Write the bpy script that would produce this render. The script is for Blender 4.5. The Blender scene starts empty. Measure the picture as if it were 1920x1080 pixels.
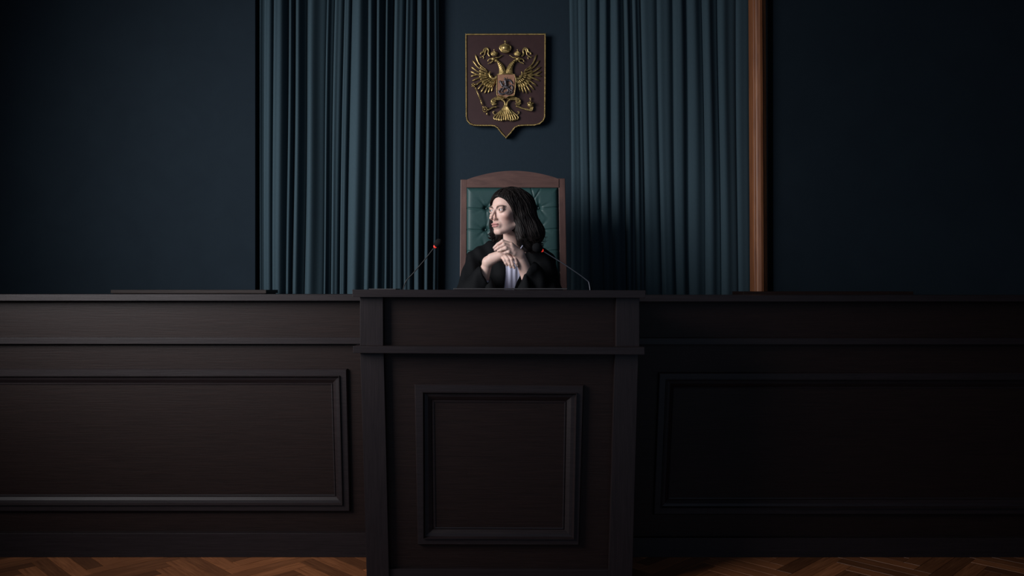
import bpy, bmesh, math, random
import numpy as np
from mathutils import Vector, Matrix
random.seed(7)
C = bpy.context.scene.collection
scene = bpy.context.scene
PI = math.pi

# ------------------------------------------------------------------ camera
F = 1548.0                       # focal length in pixels of a 1920 wide frame
CAMY, CAMZ = -3.6, 1.3
cam_d = bpy.data.cameras.new('camera'); cam = bpy.data.objects.new('camera', cam_d); C.objects.link(cam)
cam.location = (0, CAMY, CAMZ); cam.rotation_euler = (PI/2, 0, 0)
cam_d.sensor_width = 36; cam_d.lens = 36*F/1920; cam_d.clip_start = .05; cam_d.clip_end = 50
scene.camera = cam
def W(px, py, d):                # where something seen at (px,py) stands when it is d metres from the lens
    return Vector(((px-960)*d/F, CAMY+d, CAMZ-(py-540)*d/F))

# ------------------------------------------------------------------ light
world = bpy.data.worlds.new('world'); scene.world = world; world.use_nodes = True
bg = world.node_tree.nodes['Background']; bg.inputs[0].default_value = (.42, .55, .75, 1); bg.inputs[1].default_value = .60
def area(name, loc, target, sx, sy, energy, col):
    l = bpy.data.lights.new(name, 'AREA'); l.shape = 'RECTANGLE'; l.size = sx; l.size_y = sy
    l.energy = energy; l.color = col
    o = bpy.data.objects.new(name, l); C.objects.link(o); o.location = loc
    o.rotation_euler = (Vector(target)-Vector(loc)).to_track_quat('-Z', 'Y').to_euler()
    l.spread = math.radians(88)
    return o
area('window_daylight', (-2.85, -1.35, 2.45), (-.75, .9, 1.75), 1.8, 2.0, 51, (.96, .97, 1.0))
scene.view_settings.view_transform = 'Standard'; scene.view_settings.look = 'None'
scene.view_settings.gamma = 1; scene.view_settings.use_curve_mapping = False
scene.view_settings.exposure = 0.0

# ------------------------------------------------------------------ helpers
def props(o, label=None, cat=None, group=None, kind=None):
    if label: o['label'] = label
    if cat: o['category'] = cat
    if group: o['group'] = group
    if kind: o['kind'] = kind
    return o
def empty(name, loc, label, cat, group=None):
    o = bpy.data.objects.new(name, None); C.objects.link(o); o.location = loc; o.empty_display_size = .1
    return props(o, label, cat, group)
def link(name, me, m, parent=None, smooth=False):
    o = bpy.data.objects.new(name, me); C.objects.link(o)
    if m is not None:
        for mm in (m if isinstance(m, (list, tuple)) else [m]): me.materials.append(mm)
    if smooth:
        me.polygons.foreach_set('use_smooth', [True]*len(me.polygons))
    if parent is not None:
        o.parent = parent; o.matrix_parent_inverse = Matrix.Translation(parent.location).inverted() if parent.parent is None else Matrix.Identity(4)
    return o
def mesh_from(verts, faces):
    me = bpy.data.meshes.new('m'); me.from_pydata([tuple(v) for v in verts], [], faces); me.update(); return me
def from_bm(bm):
    bmesh.ops.recalc_face_normals(bm, faces=bm.faces[:])
    me = bpy.data.meshes.new('m'); bm.to_mesh(me); bm.free(); return me
def hexa(bm, P8, bevel=0.0):
    """P8: front bl,br,tr,tl then back bl,br,tr,tl"""
    v = [bm.verts.new(p) for p in P8]
    fs = [(0,1,2,3),(5,4,7,6),(4,0,3,7),(1,5,6,2),(3,2,6,7),(4,5,1,0)]
    faces = [bm.faces.new([v[i] for i in f]) for f in fs]
    if bevel:
        es = list({e for f in faces for e in f.edges})
        bmesh.ops.bevel(bm, geom=es, offset=bevel, segments=2, profile=.5, affect='EDGES')
def box(bm, lo, hi, bevel=0.0):
    (a,b,c),(d,e,f) = lo, hi
    hexa(bm, [(a,b,c),(d,b,c),(d,b,f),(a,b,f),(a,e,c),(d,e,c),(d,e,f),(a,e,f)], bevel)
def quadbox(q, d, depth, bevel=.0015):
    """q: four pixel corners bl,br,tr,tl of the front face at distance d; extruded backwards"""
    bm = bmesh.new(); fr = [W(x, y, d) for x, y in q]
    hexa(bm, fr+[p+Vector((0, depth, 0)) for p in fr], bevel); return from_bm(bm)
def boxme(lo, hi, bevel=.0015):
    bm = bmesh.new(); box(bm, lo, hi, bevel); return from_bm(bm)
def tube(bm, pts, rad, seg=8, cap=True, squash=None):
    pts = [Vector(p) for p in pts]; n = len(pts)
    if not hasattr(rad, '__len__'): rad = [rad]*n
    up = None; rings = []
    for i, p in enumerate(pts):
        t = (pts[min(i+1, n-1)]-pts[max(i-1, 0)]).normalized()
        if up is None:
            up = Vector((0, -1, 0)) if abs(t.y) < .9 else Vector((0, 0, 1))
        s = t.cross(up).normalized(); u = s.cross(t).normalized(); up = u
        k = squash or 1
        rings.append([bm.verts.new(p+(s*math.cos(a)+u*math.sin(a)*k)*rad[i]) for a in [2*PI*j/seg for j in range(seg)]])
    for a, b in zip(rings, rings[1:]):
        for j in range(seg): bm.faces.new([a[j], a[(j+1)%seg], b[(j+1)%seg], b[j]])
    if cap: bm.faces.new(rings[0][::-1]); bm.faces.new(rings[-1])
def ball(bm, c, r, rot=None, u=10, v=7):
    r = r if hasattr(r, '__len__') else (r, r, r)
    M = Matrix.Translation(c) @ (rot.to_4x4() if rot else Matrix.Identity(4)) @ Matrix.Diagonal((*r, 1))
    bmesh.ops.create_uvsphere(bm, u_segments=u, v_segments=v, radius=1, matrix=M)
def spline(pts, n):
    """Catmull-Rom through pts"""
    P = [Vector(p) for p in pts]; P = [P[0]*2-P[1]]+P+[P[-1]*2-P[-2]]; out = []
    for i in range(1, len(P)-2):
        for k in range(n):
            t = k/n; a, b, c, d = P[i-1:i+3]
            out.append(.5*((2*b)+(c-a)*t+(2*a-5*b+4*c-d)*t*t+(3*b-a-3*c+d)*t**3))
    out.append(P[-2]); return out

# ------------------------------------------------------------------ materials
def newmat(name):
    m = bpy.data.materials.new(name); m.use_nodes = True; nt = m.node_tree
    return m, nt, nt.nodes['Principled BSDF']
def simple(name, col, rough=.5, metal=0, spec=.5, emit=None, es=0, sheen=0):
    m, nt, b = newmat(name)
    b.inputs['Base Color'].default_value = (*col, 1); b.inputs['Roughness'].default_value = rough
    b.inputs['Metallic'].default_value = metal; b.inputs['Specular IOR Level'].default_value = spec
    if sheen: b.inputs['Sheen Weight'].default_value = sheen; b.inputs['Sheen Roughness'].default_value = .4
    if emit: b.inputs['Emission Color'].default_value = (*emit, 1); b.inputs['Emission Strength'].default_value = es
    return m
def grain(name, c1, c2, scale, rough=.45, spec=.4, bump=.15, detail=6, rvar=False):
    """noise stretched along the grain (scale vector), object coordinates"""
    m, nt, b = newmat(name); N = nt.nodes; L = nt.links
    tc = N.new('ShaderNodeTexCoord'); mp = N.new('ShaderNodeMapping'); mp.inputs['Scale'].default_value = scale
    L.new(tc.outputs['Object'], mp.inputs[0])
    src = mp.outputs[0]
    no = N.new('ShaderNodeTexNoise'); no.inputs['Scale'].default_value = 1; no.inputs['Detail'].default_value = detail
    no.inputs['Roughness'].default_value = .65; no.inputs['Distortion'].default_value = .6
    L.new(src, no.inputs['Vector'])
    r = N.new('ShaderNodeValToRGB'); r.color_ramp.elements[0].position = .3; r.color_ramp.elements[1].position = .75
    r.color_ramp.elements[0].color = (*c1, 1); r.color_ramp.elements[1].color = (*c2, 1)
    L.new(no.outputs[0], r.inputs[0]); col = r.outputs[0]
    if rvar:
        oi = N.new('ShaderNodeObjectInfo'); mr = N.new('ShaderNodeMapRange')
        mr.inputs['To Min'].default_value = .45; mr.inputs['To Max'].default_value = 1.55
        L.new(oi.outputs['Random'], mr.inputs[0])
        mx = N.new('ShaderNodeVectorMath'); mx.operation = 'SCALE'; L.new(col, mx.inputs[0]); L.new(mr.outputs[0], mx.inputs['Scale'])
        col = mx.outputs[0]
    L.new(col, b.inputs['Base Color'])
    b.inputs['Roughness'].default_value = rough; b.inputs['Specular IOR Level'].default_value = spec
    bp = N.new('ShaderNodeBump'); bp.inputs['Strength'].default_value = bump; bp.inputs['Distance'].default_value = .002
    L.new(no.outputs[0], bp.inputs['Height']); L.new(bp.outputs[0], b.inputs['Normal'])
    return m
WD1, WD2 = (.0076, .0033, .0026), (.0150, .0070, .0056)
WF1, WF2 = (.0092, .0058, .0062), (.0175, .0115, .0122)
wood_fh = grain('dark_stained_frame_horizontal', WF1, WF2, (6, 40, 160), rough=.45, spec=.2, bump=.2)
wood_fv = grain('dark_stained_frame_vertical', WF1, WF2, (160, 40, 6), rough=.45, spec=.2, bump=.2)
wood_h = grain('dark_oak_horizontal', WD1, WD2, (6, 40, 160), rough=.5, spec=.16, bump=.3)
wood_v = grain('dark_oak_vertical', WD1, WD2, (160, 40, 6), rough=.5, spec=.16, bump=.3)
chair_wood = grain('reddish_walnut', (.055, .024, .019), (.11, .052, .040), (30, 30, 6), rough=.5, bump=.08)
chair_wood_h = grain('reddish_walnut_rail', (.055, .024, .019), (.11, .052, .040), (6, 30, 30), rough=.5, bump=.08)
pine = grain('orange_pine', (.12, .038, .014), (.28, .105, .04), (40, 40, 3), rough=.5, bump=.08)
parquet = grain('parquet_oak', (.13, .042, .014), (.30, .11, .042), (5, 70, 70), rough=.38, spec=.35, bump=.15, rvar=True)
curtain_m = grain('teal_curtain_cloth', (.024, .042, .053), (.030, .052, .065), (300, 300, 60), rough=.85, spec=.15, bump=.08)
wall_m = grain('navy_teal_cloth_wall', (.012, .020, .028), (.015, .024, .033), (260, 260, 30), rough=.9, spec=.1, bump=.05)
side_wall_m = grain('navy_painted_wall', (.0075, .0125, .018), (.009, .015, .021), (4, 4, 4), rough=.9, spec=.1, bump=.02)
leather = grain('green_leather', (.016, .044, .043), (.020, .054, .053), (120, 120, 120), rough=.5, spec=.3, bump=.08)
gold = grain('aged_gold', (.13, .085, .03), (.68, .49, .19), (60, 60, 60), rough=.36, spec=.6, bump=.1)
gold.node_tree.nodes['Principled BSDF'].inputs['Metallic'].default_value = .75
maroon = grain('maroon_board', (.028, .0105, .0105), (.038, .0145, .0140), (20, 20, 20), rough=.55, spec=.3, bump=.05)
copper = grain('pale_copper', (.22, .10, .06), (.34, .17, .10), (50, 50, 50), rough=.5, spec=.4, bump=.05)
pewter = simple('dark_pewter', (.11, .095, .10), .42, .6)
black_m = simple('black_plastic', (.008, .008, .009), .5, spec=.3)
foam = simple('black_foam', (.006, .006, .007), .95, spec=.1)
steel = simple('grey_steel', (.22, .22, .24), .35, .9)
red_ring = simple('red_lit_ring', (.5, .03, .02), .4, emit=(1, .05, .03), es=.55)
robe_m = grain('black_robe_cloth', (.0030, .0033, .0040), (.0048, .0052, .0062), (200, 200, 60), rough=.8, spec=.12, bump=.1)
shirt_m = simple('white_shirt_cloth', (.52, .52, .66), .8, spec=.2)
hair_m = grain('dark_brown_hair', (.0045, .0030, .0028), (.012, .0075, .0065), (90, 90, 25), rough=.6, spec=.22, bump=.1)
eye_m = simple('eye_white', (.42, .40, .40), .3)
iris_m = simple('iris_brown', (.05, .03, .02), .2)
nail_m = simple('nail', (.66, .46, .42), .25)
paper_m = simple('grey_paper', (.030, .027, .029), .7)
def skin_mat():
    m, nt, b = newmat('skin'); a = nt.nodes.new('ShaderNodeAttribute'); a.attribute_name = 'Col'
    nt.links.new(a.outputs['Color'], b.inputs['Base Color'])
    b.inputs['Roughness'].default_value = .48; b.inputs['Specular IOR Level'].default_value = .35
    b.inputs['Subsurface Weight'].default_value = .18; b.inputs['Subsurface Radius'].default_value = (1, .35, .2)
    b.inputs['Subsurface Scale'].default_value = .006
    return m
skin = skin_mat()

# ------------------------------------------------------------------ room shell
PLAT = .5                                       # height of the platform behind the bench
floor = link('floor', boxme((-3.6, -4.6, -.08), (3.6, 1.75, -.012), 0), grain('subfloor', (.05, .02, .008), (.09, .035, .014), (5, 30, 30), .5), None)
props(floor, 'dark underfloor seen in the joints of the herringbone parquet', kind='structure')
props(link('floor_platform', boxme((-3.6, .63, -.012), (3.6, 1.585, PLAT), 0), wood_h), 'raised dark platform behind the bench', kind='structure')
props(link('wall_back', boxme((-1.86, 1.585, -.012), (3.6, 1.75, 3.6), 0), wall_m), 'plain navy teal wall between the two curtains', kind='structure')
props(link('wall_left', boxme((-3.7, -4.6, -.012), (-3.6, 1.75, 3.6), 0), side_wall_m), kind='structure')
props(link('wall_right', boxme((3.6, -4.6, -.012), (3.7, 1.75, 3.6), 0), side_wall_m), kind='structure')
props(link('ceiling', boxme((-3.7, -4.6, 3.6), (3.7, 1.75, 3.7), 0), simple('ceiling_grey', (.06, .06, .06), .9)), kind='structure')
# flanking stretches of wall stand a little forward of the curtained bay
XL = W(484, 0, 5.12).x; XR = W(1414, 0, 5.12).x
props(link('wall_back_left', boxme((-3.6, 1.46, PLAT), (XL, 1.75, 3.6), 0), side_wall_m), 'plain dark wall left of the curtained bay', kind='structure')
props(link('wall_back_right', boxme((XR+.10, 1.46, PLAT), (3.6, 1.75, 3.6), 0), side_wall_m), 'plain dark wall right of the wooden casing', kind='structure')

# parquet blocks laid in herringbone
BL, BW = .45, .075
blockme = {}
def block_mesh(k):
    bm = bmesh.new(); g = .0008
    box(bm, (g, g, -.012), (BL-g, BW-g, 0), .0009)
    me = from_bm(bm); me.materials.append(parquet); return me
bmH = block_mesh(0)
cnt = 0
a45 = PI/4
cands = []
for m_ in range(-14, 15):
    for k in range(-60, 61):
        for typ in (0, 1):
            ox, oy = k*BW+m_*BL, k*BW-m_*BL
            if typ == 0: o2 = Vector((ox, oy)); ang = 0; cen = Vector((ox+BL/2, oy+BW/2))
            else: o2 = Vector((ox+BL+BW, oy+BW-BL)); ang = PI/2; cen = Vector((ox+BL+BW/2, oy+BW-BL/2))
            R2 = Matrix.Rotation(a45, 2); c2 = R2 @ cen
            if abs(c2.x) < 2.75 and -.42 < c2.y < .62:
                cands.append((abs(c2.y-.2)+.0*abs(c2.x), R2 @ o2, ang, c2))
cands = [c for c in cands if not (abs(c[3].x) < .38 and c[3].y > .2)]
cands.sort(key=lambda c: c[0]); 
for _, o2, ang, c2 in cands[:300]:
    b = bpy.data.objects.new('parquet_block', bmH); C.objects.link(b)
    b.location = (o2.x, o2.y+.05, random.uniform(-.0004, .0004)); b.rotation_euler = (0, 0, ang+a45); b.parent = floor
bm = bmesh.new()
for m_ in range(-14, 15):
    for k in range(-70, 71):
        for typ in (0, 1):
            ox, oy = k*BW+m_*BL, k*BW-m_*BL
            if typ == 0: o2 = Vector((ox, oy)); ang = 0; cen = Vector((ox+BL/2, oy+BW/2))
            else: o2 = Vector((ox+BL+BW, oy+BW-BL)); ang = PI/2; cen = Vector((ox+BL+BW/2, oy+BW-BL/2))
            c2 = Matrix.Rotation(a45, 2) @ cen
            if abs(c2.x) < 3.2 and -4.3 < c2.y < -.42:
                o3 = Matrix.Rotation(a45, 2) @ o2
                M = Matrix.Translation((o3.x, o3.y+.05, 0)) @ Matrix.Rotation(ang+a45, 4, 'Z')
                g = .0008
                vs = [bm.verts.new(M @ Vector(p)) for p in ((g,g,0),(BL-g,g,0),(BL-g,BW-g,0),(g,BW-g,0),(g,g,-.011),(BL-g,g,-.011),(BL-g,BW-g,-.011),(g,BW-g,-.011))]
                for f in ((0,1,2,3),(4,5,1,0),(5,6,2,1),(6,7,3,2),(7,4,0,3)): bm.faces.new([vs[i] for i in f])
props(link('parquet_block', from_bm(bm), parquet, floor), kind='stuff')

# ------------------------------------------------------------------ curtains
def curtain(name, valleys, skews, dbase, amp, label, lean):
    n = 0; xs = []; prof = []
    for i, (a, b) in enumerate(zip(valleys, valleys[1:])):
        w = b-a; edge = min(i, len(valleys)-2-i); A = (.5 if edge == 0 else .8 if edge == 1 else 1)* amp*min(1.15, .45+w/28)*(.8+.4*random.random()); sk = skews[i % len(skews)]
        for t in np.linspace(0, 1, 15)[:-1]:
            u = t**sk                                        # early crest: steep flank towards the window
            xs.append(a+w*t); prof.append(A*(math.sin(PI*u))**.9 + .12*A*math.sin(3*PI*t+i))
    xs.append(valleys[-1]); prof.append(0)
    xs = np.array(xs); prof = np.array(prof)
    zs = np.linspace(PLAT+.02, 3.5, 34); rows = []
    for z in zs:
        h = (z-1.2)/2.0
        row = []
        for x, p in zip(xs, prof):
            X = (x-960)*dbase/F
            X -= lean(x)*max(h, 0)**1.0
            X += .004*math.sin(z*2.1+x*.05)
            pp = p*(1.0+.18*math.sin(z*1.3+x*.031))+.004*math.sin(z*3+x*.02)
            row.append((X, CAMY+dbase-pp, z))
        rows.append(row)
    nx = len(xs); V = [v for r in rows for v in r]
    Fs = [(j*nx+i, j*nx+i+1, (j+1)*nx+i+1, (j+1)*nx+i) for j in range(len(zs)-1) for i in range(nx-1)]
    o = link(name, mesh_from(V, Fs), curtain_m, None, True)
    sm = o.modifiers.new('s', 'SUBSURF'); sm.levels = 1; sm.render_levels = 1
    so = o.modifiers.new('t', 'SOLIDIFY'); so.thickness = .003; so.offset = 1
    return props(o, label, 'curtain', 'full length curtains on the back wall')
VL = [488, 497, 515, 540, 552, 572, 609, 622, 639, 652, 684, 702, 721, 736, 759, 779, 797, 812, 822]
VR = [1072, 1090, 1108, 1131, 1150, 1176, 1193, 1210, 1242, 1270, 1294, 1324, 1352, 1384, 1411]
curtain('curtain', VL, [.55, .7, .5, .62], 5.13, .066, 'pleated teal curtain left of the coat of arms, in lighter folds', lambda x: -.025*math.sin(PI*(x-480)/340)-.004)
curtain('curtain', VR, [.6, .75, .55], 5.13, .025, 'darker pleated teal curtain right of the coat of arms, beside the wooden casing', lambda x: .012+.02*math.sin(PI*(x-1072)/340))

# wooden casing to the right of the bay
bm = bmesh.new(); x0 = W(1413.5, 0, 5.0).x; prof = [(0,.10),(0,.03),(.004,.018),(.010,.013),(.014,.013),(.017,.006),(.026,.0),(.048,-.006),(.066,-.003),(.076,.008),(.080,.012),(.088,.014),(.10,.02),(.10,.10)]
prof = [(u*.82+.004, v) for u, v in prof]
lo = [bm.verts.new((x0+u+.006, 1.40+v, PLAT+.0)) for u, v in prof]; hi = [bm.verts.new((x0+u-.012, 1.40+v, 3.6)) for u, v in prof]
for i in range(len(prof)-1): bm.faces.new([lo[i], lo[i+1], hi[i+1], hi[i]])
bm.faces.new(lo); bm.faces.new(hi[::-1]); bm.faces.new([lo[-1], lo[0], hi[0], hi[-1]])
props(link('trim_1', from_bm(bm), pine), 'orange varnished wooden casing at the right end of the curtain', kind='structure')

# ------------------------------------------------------------------ panelled bench
def moulding(o4, i1, i2, d, proud):
    """picture-frame moulding: outer corner pixels o4, lip i1, panel i2 (each bl,br,tr,tl)"""
    rings_px = []
    def lerp(A, B, t): return [((1-t)*a[0]+t*b[0], (1-t)*a[1]+t*b[1]) for a, b in zip(A, B)]
    prof = [(o4, 0, 0), (o4, 0, proud*.8), (lerp(o4, i1, .12), 0, proud), (lerp(o4, i1, .86), 0, proud), (lerp(o4, i1, .90), 0, proud*1.45), (lerp(o4, i1, .96), 0, proud*1.45), (i1, 0, proud*1.1),
            (lerp(i1, i2, .10), 0, proud*.72), (lerp(i1, i2, .4), 0, proud*.62), (lerp(i1, i2, .72), 0, proud*.22), (lerp(i1, i2, .8), 0, proud*.05), (lerp(i1, i2, .88), 0, proud*.2), (i2, 0, proud*.15), (i2, 0, -.004)]
    bm = bmesh.new(); R = []
    for q, _, p in prof:
        R.append([bm.verts.new(W(x, y, d)+Vector((0, -p, 0))) for x, y in q])
    for a, b in zip(R, R[1:]):
        for j in range(4): bm.faces.new([a[j], a[(j+1)%4], b[(j+1)%4], b[j]])
    bmesh.ops.recalc_face_normals(bm, faces=bm.faces[:])
    me = bpy.data.meshes.new('m'); bm.to_mesh(me); bm.free(); return me
D0 = 3.62
desk = empty('judge_desk', (0, 0, 0), 'tall dark wooden judge desk with one square framed panel, projecting from the bench', 'desk')
def rect(x0, y0, x1, y1): return [(x0, y1), (x1, y1), (x1, y0), (x0, y0)]     # bl br tr tl
link('counter_top', quadbox([(661, 557), (1210, 558.5), (1211, 544.5), (660.5, 543)], 3.55, .27, .0012), wood_fh, desk)
link('ledge', quadbox([(662, 662), (1209, 665), (1208.5, 651), (662, 649)], 3.54, .10, .0012), wood_fh, desk)
link('upper_panel', quadbox(rect(716, 556, 1157, 652), D0, .03, 0), wood_h, desk)
link('lower_panel', quadbox([(725, 1092), (1146, 1092), (1155, 660), (716, 660)], D0, .03, 0), wood_h, desk)
link('pilaster', quadbox([(675, 651), (718.5, 651), (718, 556), (675, 556)], 3.585, .07), wood_fv, desk)
link('pilaster', quadbox([(1155, 652), (1199, 652), (1199, 556), (1155, 556)], 3.585, .07), wood_fv, desk)
link('pilaster', quadbox([(688, 1102), (730, 1102), (719.5, 662), (675.5, 662)], 3.585, .07), wood_fv, desk)
link('pilaster', quadbox([(1141, 1102), (1185, 1102), (1197, 663), (1153, 663)], 3.585, .07), wood_fv, desk)
link('base_rail', quadbox([(729, 1102), (1142, 1102), (1142.5, 1069), (728.5, 1067)], 3.60, .05), wood_fh, desk)
link('panel_moulding', moulding([(784, 1019), (1085, 1020), (1094, 721), (778, 719)], [(796, 1005), (1074, 1006), (1079, 737), (795, 735)],
     [(817, 988), (1054, 989), (1058, 755), (814, 754)], D0, .022), wood_fh, desk)
for sx, n in ((-1, 0), (1, 1)):
    bm = bmesh.new(); xt, xb = sx*.550, sx*.518; it, ib = sx*.526, sx*.494
    a, b, c, e = (xb, xt, it, ib) if sx < 0 else (ib, it, xt, xb)
    hexa(bm, [(a, .055, 0), (e, .055, 0), (c, .055, 1.26), (b, .055, 1.26), (a, .62, 0), (e, .62, 0), (c, .62, 1.26), (b, .62, 1.26)], .001)
    link('side_panel', from_bm(bm), wood_v, desk)
link('work_surface', boxme((-.52, .20, 1.17), (.52, .66, 1.20)), wood_h, desk)

wings = []
def wing(side, label):
    s = 1 if side == 'right' else -1
    xe = 1175 if s > 0 else 745            # where it meets the desk
    xo = 2020 if s > 0 else -100
    w = empty('bench_wing', (s*1.5, .4, 0), label, 'bench', 'panelled wings of the bench')
    def q(xa, ya, xb, yb): xa, xb = min(xa, xb), max(xa, xb); return rect(xa, ya, xb, yb)
    dw = 4.02
    t0 = 553.5 if s > 0 else 552
    link('counter_top', quadbox(q(xe, t0, xo, t0+12), 3.96, .33, .0012), wood_fh, w)
    link('upper_panel', quadbox(q(xe, t0+11, xo, 634), dw, .03, 0), wood_h, w)
    ly = 634 if s > 0 else 633
    link('ledge', quadbox(q(xe, ly, xo, ly+12), 3.985, .06, .0012), wood_fh, w)
    link('lower_panel', quadbox(q(xe, ly+10, xo, 1042), dw, .03, 0), wood_h, w)
    by = 1009 if s > 0 else 1000
    me = boxme((min(W(xe,0,4).x, W(xo,0,4).x), .385, 0), (max(W(xe,0,4).x, W(xo,0,4).x), .43, W(0, by, 3.985).z), .0012)
    link('base_rail', me, wood_fh, w)
    def mold(xi, xe2, top, bot, tip):      # xi nearest to the desk (top), moves towards the desk by tip at the bottom
        def Q(m, my, mb):
            a = (xi-m*-s*1, 0)
            xin_t = xi+s*m; xin_b = xi+s*m-s*tip*(1-.0*m); xo_ = xe2-s*m
            bl_br = [(xin_b, bot-mb), (xo_, bot-mb)]; tr_tl = [(xo_, top+my), (xin_t, top+my)]
            if s > 0: return [bl_br[0], bl_br[1], tr_tl[0], tr_tl[1]]
            return [bl_br[1], bl_br[0], tr_tl[1], tr_tl[0]]
        link('panel_moulding', moulding(Q(0, 0, 0), Q(15, 14, 14), Q(31, 30, 30), dw, .022), wood_fh, w)
    top, bot = (698, 963) if s > 0 else (691, 957)
    if s > 0: mold(1234, 1965, top, bot, 10)
    else: mold(652, -60, top, bot, 6)
    return w
wing('left', 'dark panelled bench wing running left from the judge desk, under the lighter curtain')
wing('right', 'dark panelled bench wing running right from the judge desk, under the wooden casing')

def cabinet(name, x0, x1, y0, z, label):
    t = empty(name, ((x0+x1)/2, 1.2, PLAT), label, 'cabinet', 'low cabinets behind the bench')
    link('body', boxme((x0+.01, y0+.01, PLAT), (x1-.01, 1.36, z-.02)), wood_v, t)
    link('top', boxme((x0, y0, z-.02), (x1, 1.37, z)), wood_h, t)
    return t
cabinet('low_cabinet', -2.3, W(501, 0, 4.75).x, 1.13, W(0, 543.5, 4.75).z, 'low dark cabinet behind the far left end of the bench, by the curtain')
cabinet('low_cabinet', W(1392, 0, 4.75).x, 2.3, 1.13, W(0, 546.5, 4.75).z, 'low dark cabinet behind the right wing of the bench, under the casing')

# ------------------------------------------------------------------ coat of arms
KD = 5.14
def K(u, v, lift=0):                              # u,v measured on an enlargement of the shield
    p = W(860+u/4.911, 49.6+v/4.909, KD); p.y -= lift-.045; return p
arms = empty('coat_of_arms', K(435, 500), 'maroon shield with gilt double-headed eagle, hung on the wall above the chair', 'emblem')
def mirror(p): return (870-p[0], p[1])
half = [(437, 1024), (400, 985), (362, 936), (335, 916), (300, 911), (200, 911), (140, 909), (105, 895), (80, 865), (72, 830), (70, 500), (68, 74)]
right = [(437, 1024), (478, 980), (518, 930), (552, 913), (600, 909), (700, 907), (745, 895), (778, 868), (793, 835), (796, 500), (797, 72)]
outline = half[::-1]+right[1:]
bm = bmesh.new()
f = [bm.verts.new(K(u, v, .045)) for u, v in outline]; bk = [bm.verts.new(K(u, v, .003)) for u, v in outline]
cu, cv = 435, 500
bm.faces.new(f); bm.faces.new(bk[::-1])
for i in range(len(f)): bm.faces.new([f[i], f[(i+1)%len(f)], bk[(i+1)%len(f)], bk[i]])
link('shield_board', from_bm(bm), maroon, arms)
bm = bmesh.new(); path = []
cl = outline+[outline[0]]
for a, b in zip(cl, cl[1:]):
    L_ = math.dist(a, b); n = max(1, round(L_/11.5))
    for i in range(n):
        t = i/n; path.append(((a[0]+(b[0]-a[0])*t, a[1]+(b[1]-a[1])*t), math.atan2(-(b[1]-a[1]), b[0]-a[0])))
for (u, v), an in path:
    ball(bm, K(u, v, .048), (.0075, .0055, .0036), Matrix.Rotation(-(an+.75), 3, 'Y'), 8, 5)
tube(bm, [K(u, v, .045) for u, v in cl], .0035, 6, False)
link('rope_border', from_bm(bm), gold, arms, True)
def kt(bm, pts, r, lift=.055, n=5, seg=7, taper=None, squash=None):
    P3 = [K(u, v, lift) for u, v in pts]; S = spline(P3, n)
    k = len(S); rr = [r*(taper(i/(k-1)) if taper else 1) for i in range(k)]
    tube(bm, S, rr, seg, True, squash)
leafT = lambda t: .45+.75*math.sin(PI*min(1, t*.9+.08))**.8 if t < .85 else max(.12, 1.1*(1-t)/.15*.9)
def both(fn):
    for mir in (False, True): fn((lambda p: mirror(p)) if mir else (lambda p: p), mir)
# wings
tips = [(152, 258), (126, 312), (112, 372), (106, 415), (108, 462), (122, 505), (148, 552), (172, 588), (204, 612), (238, 624), (272, 618), (303, 606)]
roots = [(262, 408), (268, 420), (272, 432), (274, 446), (276, 458), (280, 470), (290, 482), (300, 490), (312, 498), (322, 504), (332, 508), (342, 512)]
def wing_rel(mp, mir):
    bm = bmesh.new()
    kt(bm, [mp(p) for p in [(356, 470), (330, 490), (304, 482), (288, 460), (286, 436), (292, 424)]], .010, .066, taper=lambda t: 1.1-.6*t)
    for p, r in (((300, 470), .011), ((318, 490), .011), ((340, 492), .011), ((284, 448), .009)): ball(bm, K(*mp(p), .062), (r, .008, r))
    w = link('wing', from_bm(bm), gold, arms, True)
    def feather(a, b, r, lift, bend):
        bm = bmesh.new(); mx = ((a[0]+b[0])/2+bend*(b[1]-a[1])*.12, (a[1]+b[1])/2-bend*(b[0]-a[0])*.12)
        kt(bm, [mp(a), mp(mx), mp(b)], r, lift, 5, 6, lambda t: (.55+.6*t if t < .8 else 1.03*math.sqrt(max(0.02, 1-((t-.8)/.2)**2))), .8)
        kt(bm, [mp(a), mp(mx), mp(((a[0]*.1+b[0]*.9), a[1]*.1+b[1]*.9))], r*.25, lift+r*.75, 4, 5)
        link('feather', from_bm(bm), gold, w, True)
    for (a, b) in zip(roots, tips): feather(a, b, .0058, .052, 1 if b[1] < 460 else -.7)
    for i in range(10):
        a = roots[i+1]; b = tips[i+1]; t = .50
        feather(a, (a[0]+(b[0]-a[0])*t-4, a[1]+(b[1]-a[1])*t+7), .0056, .058, .6 if b[1] < 460 else -.4)
    for i in range(8):
        a = (roots[i+3][0]+6, roots[i+3][1]-4); b = tips[i+3]; t = .24
        feather(a, (a[0]+(b[0]-a[0])*t, a[1]+(b[1]-a[1])*t+4), .0056, .064, 0)
both(wing_rel)
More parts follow.
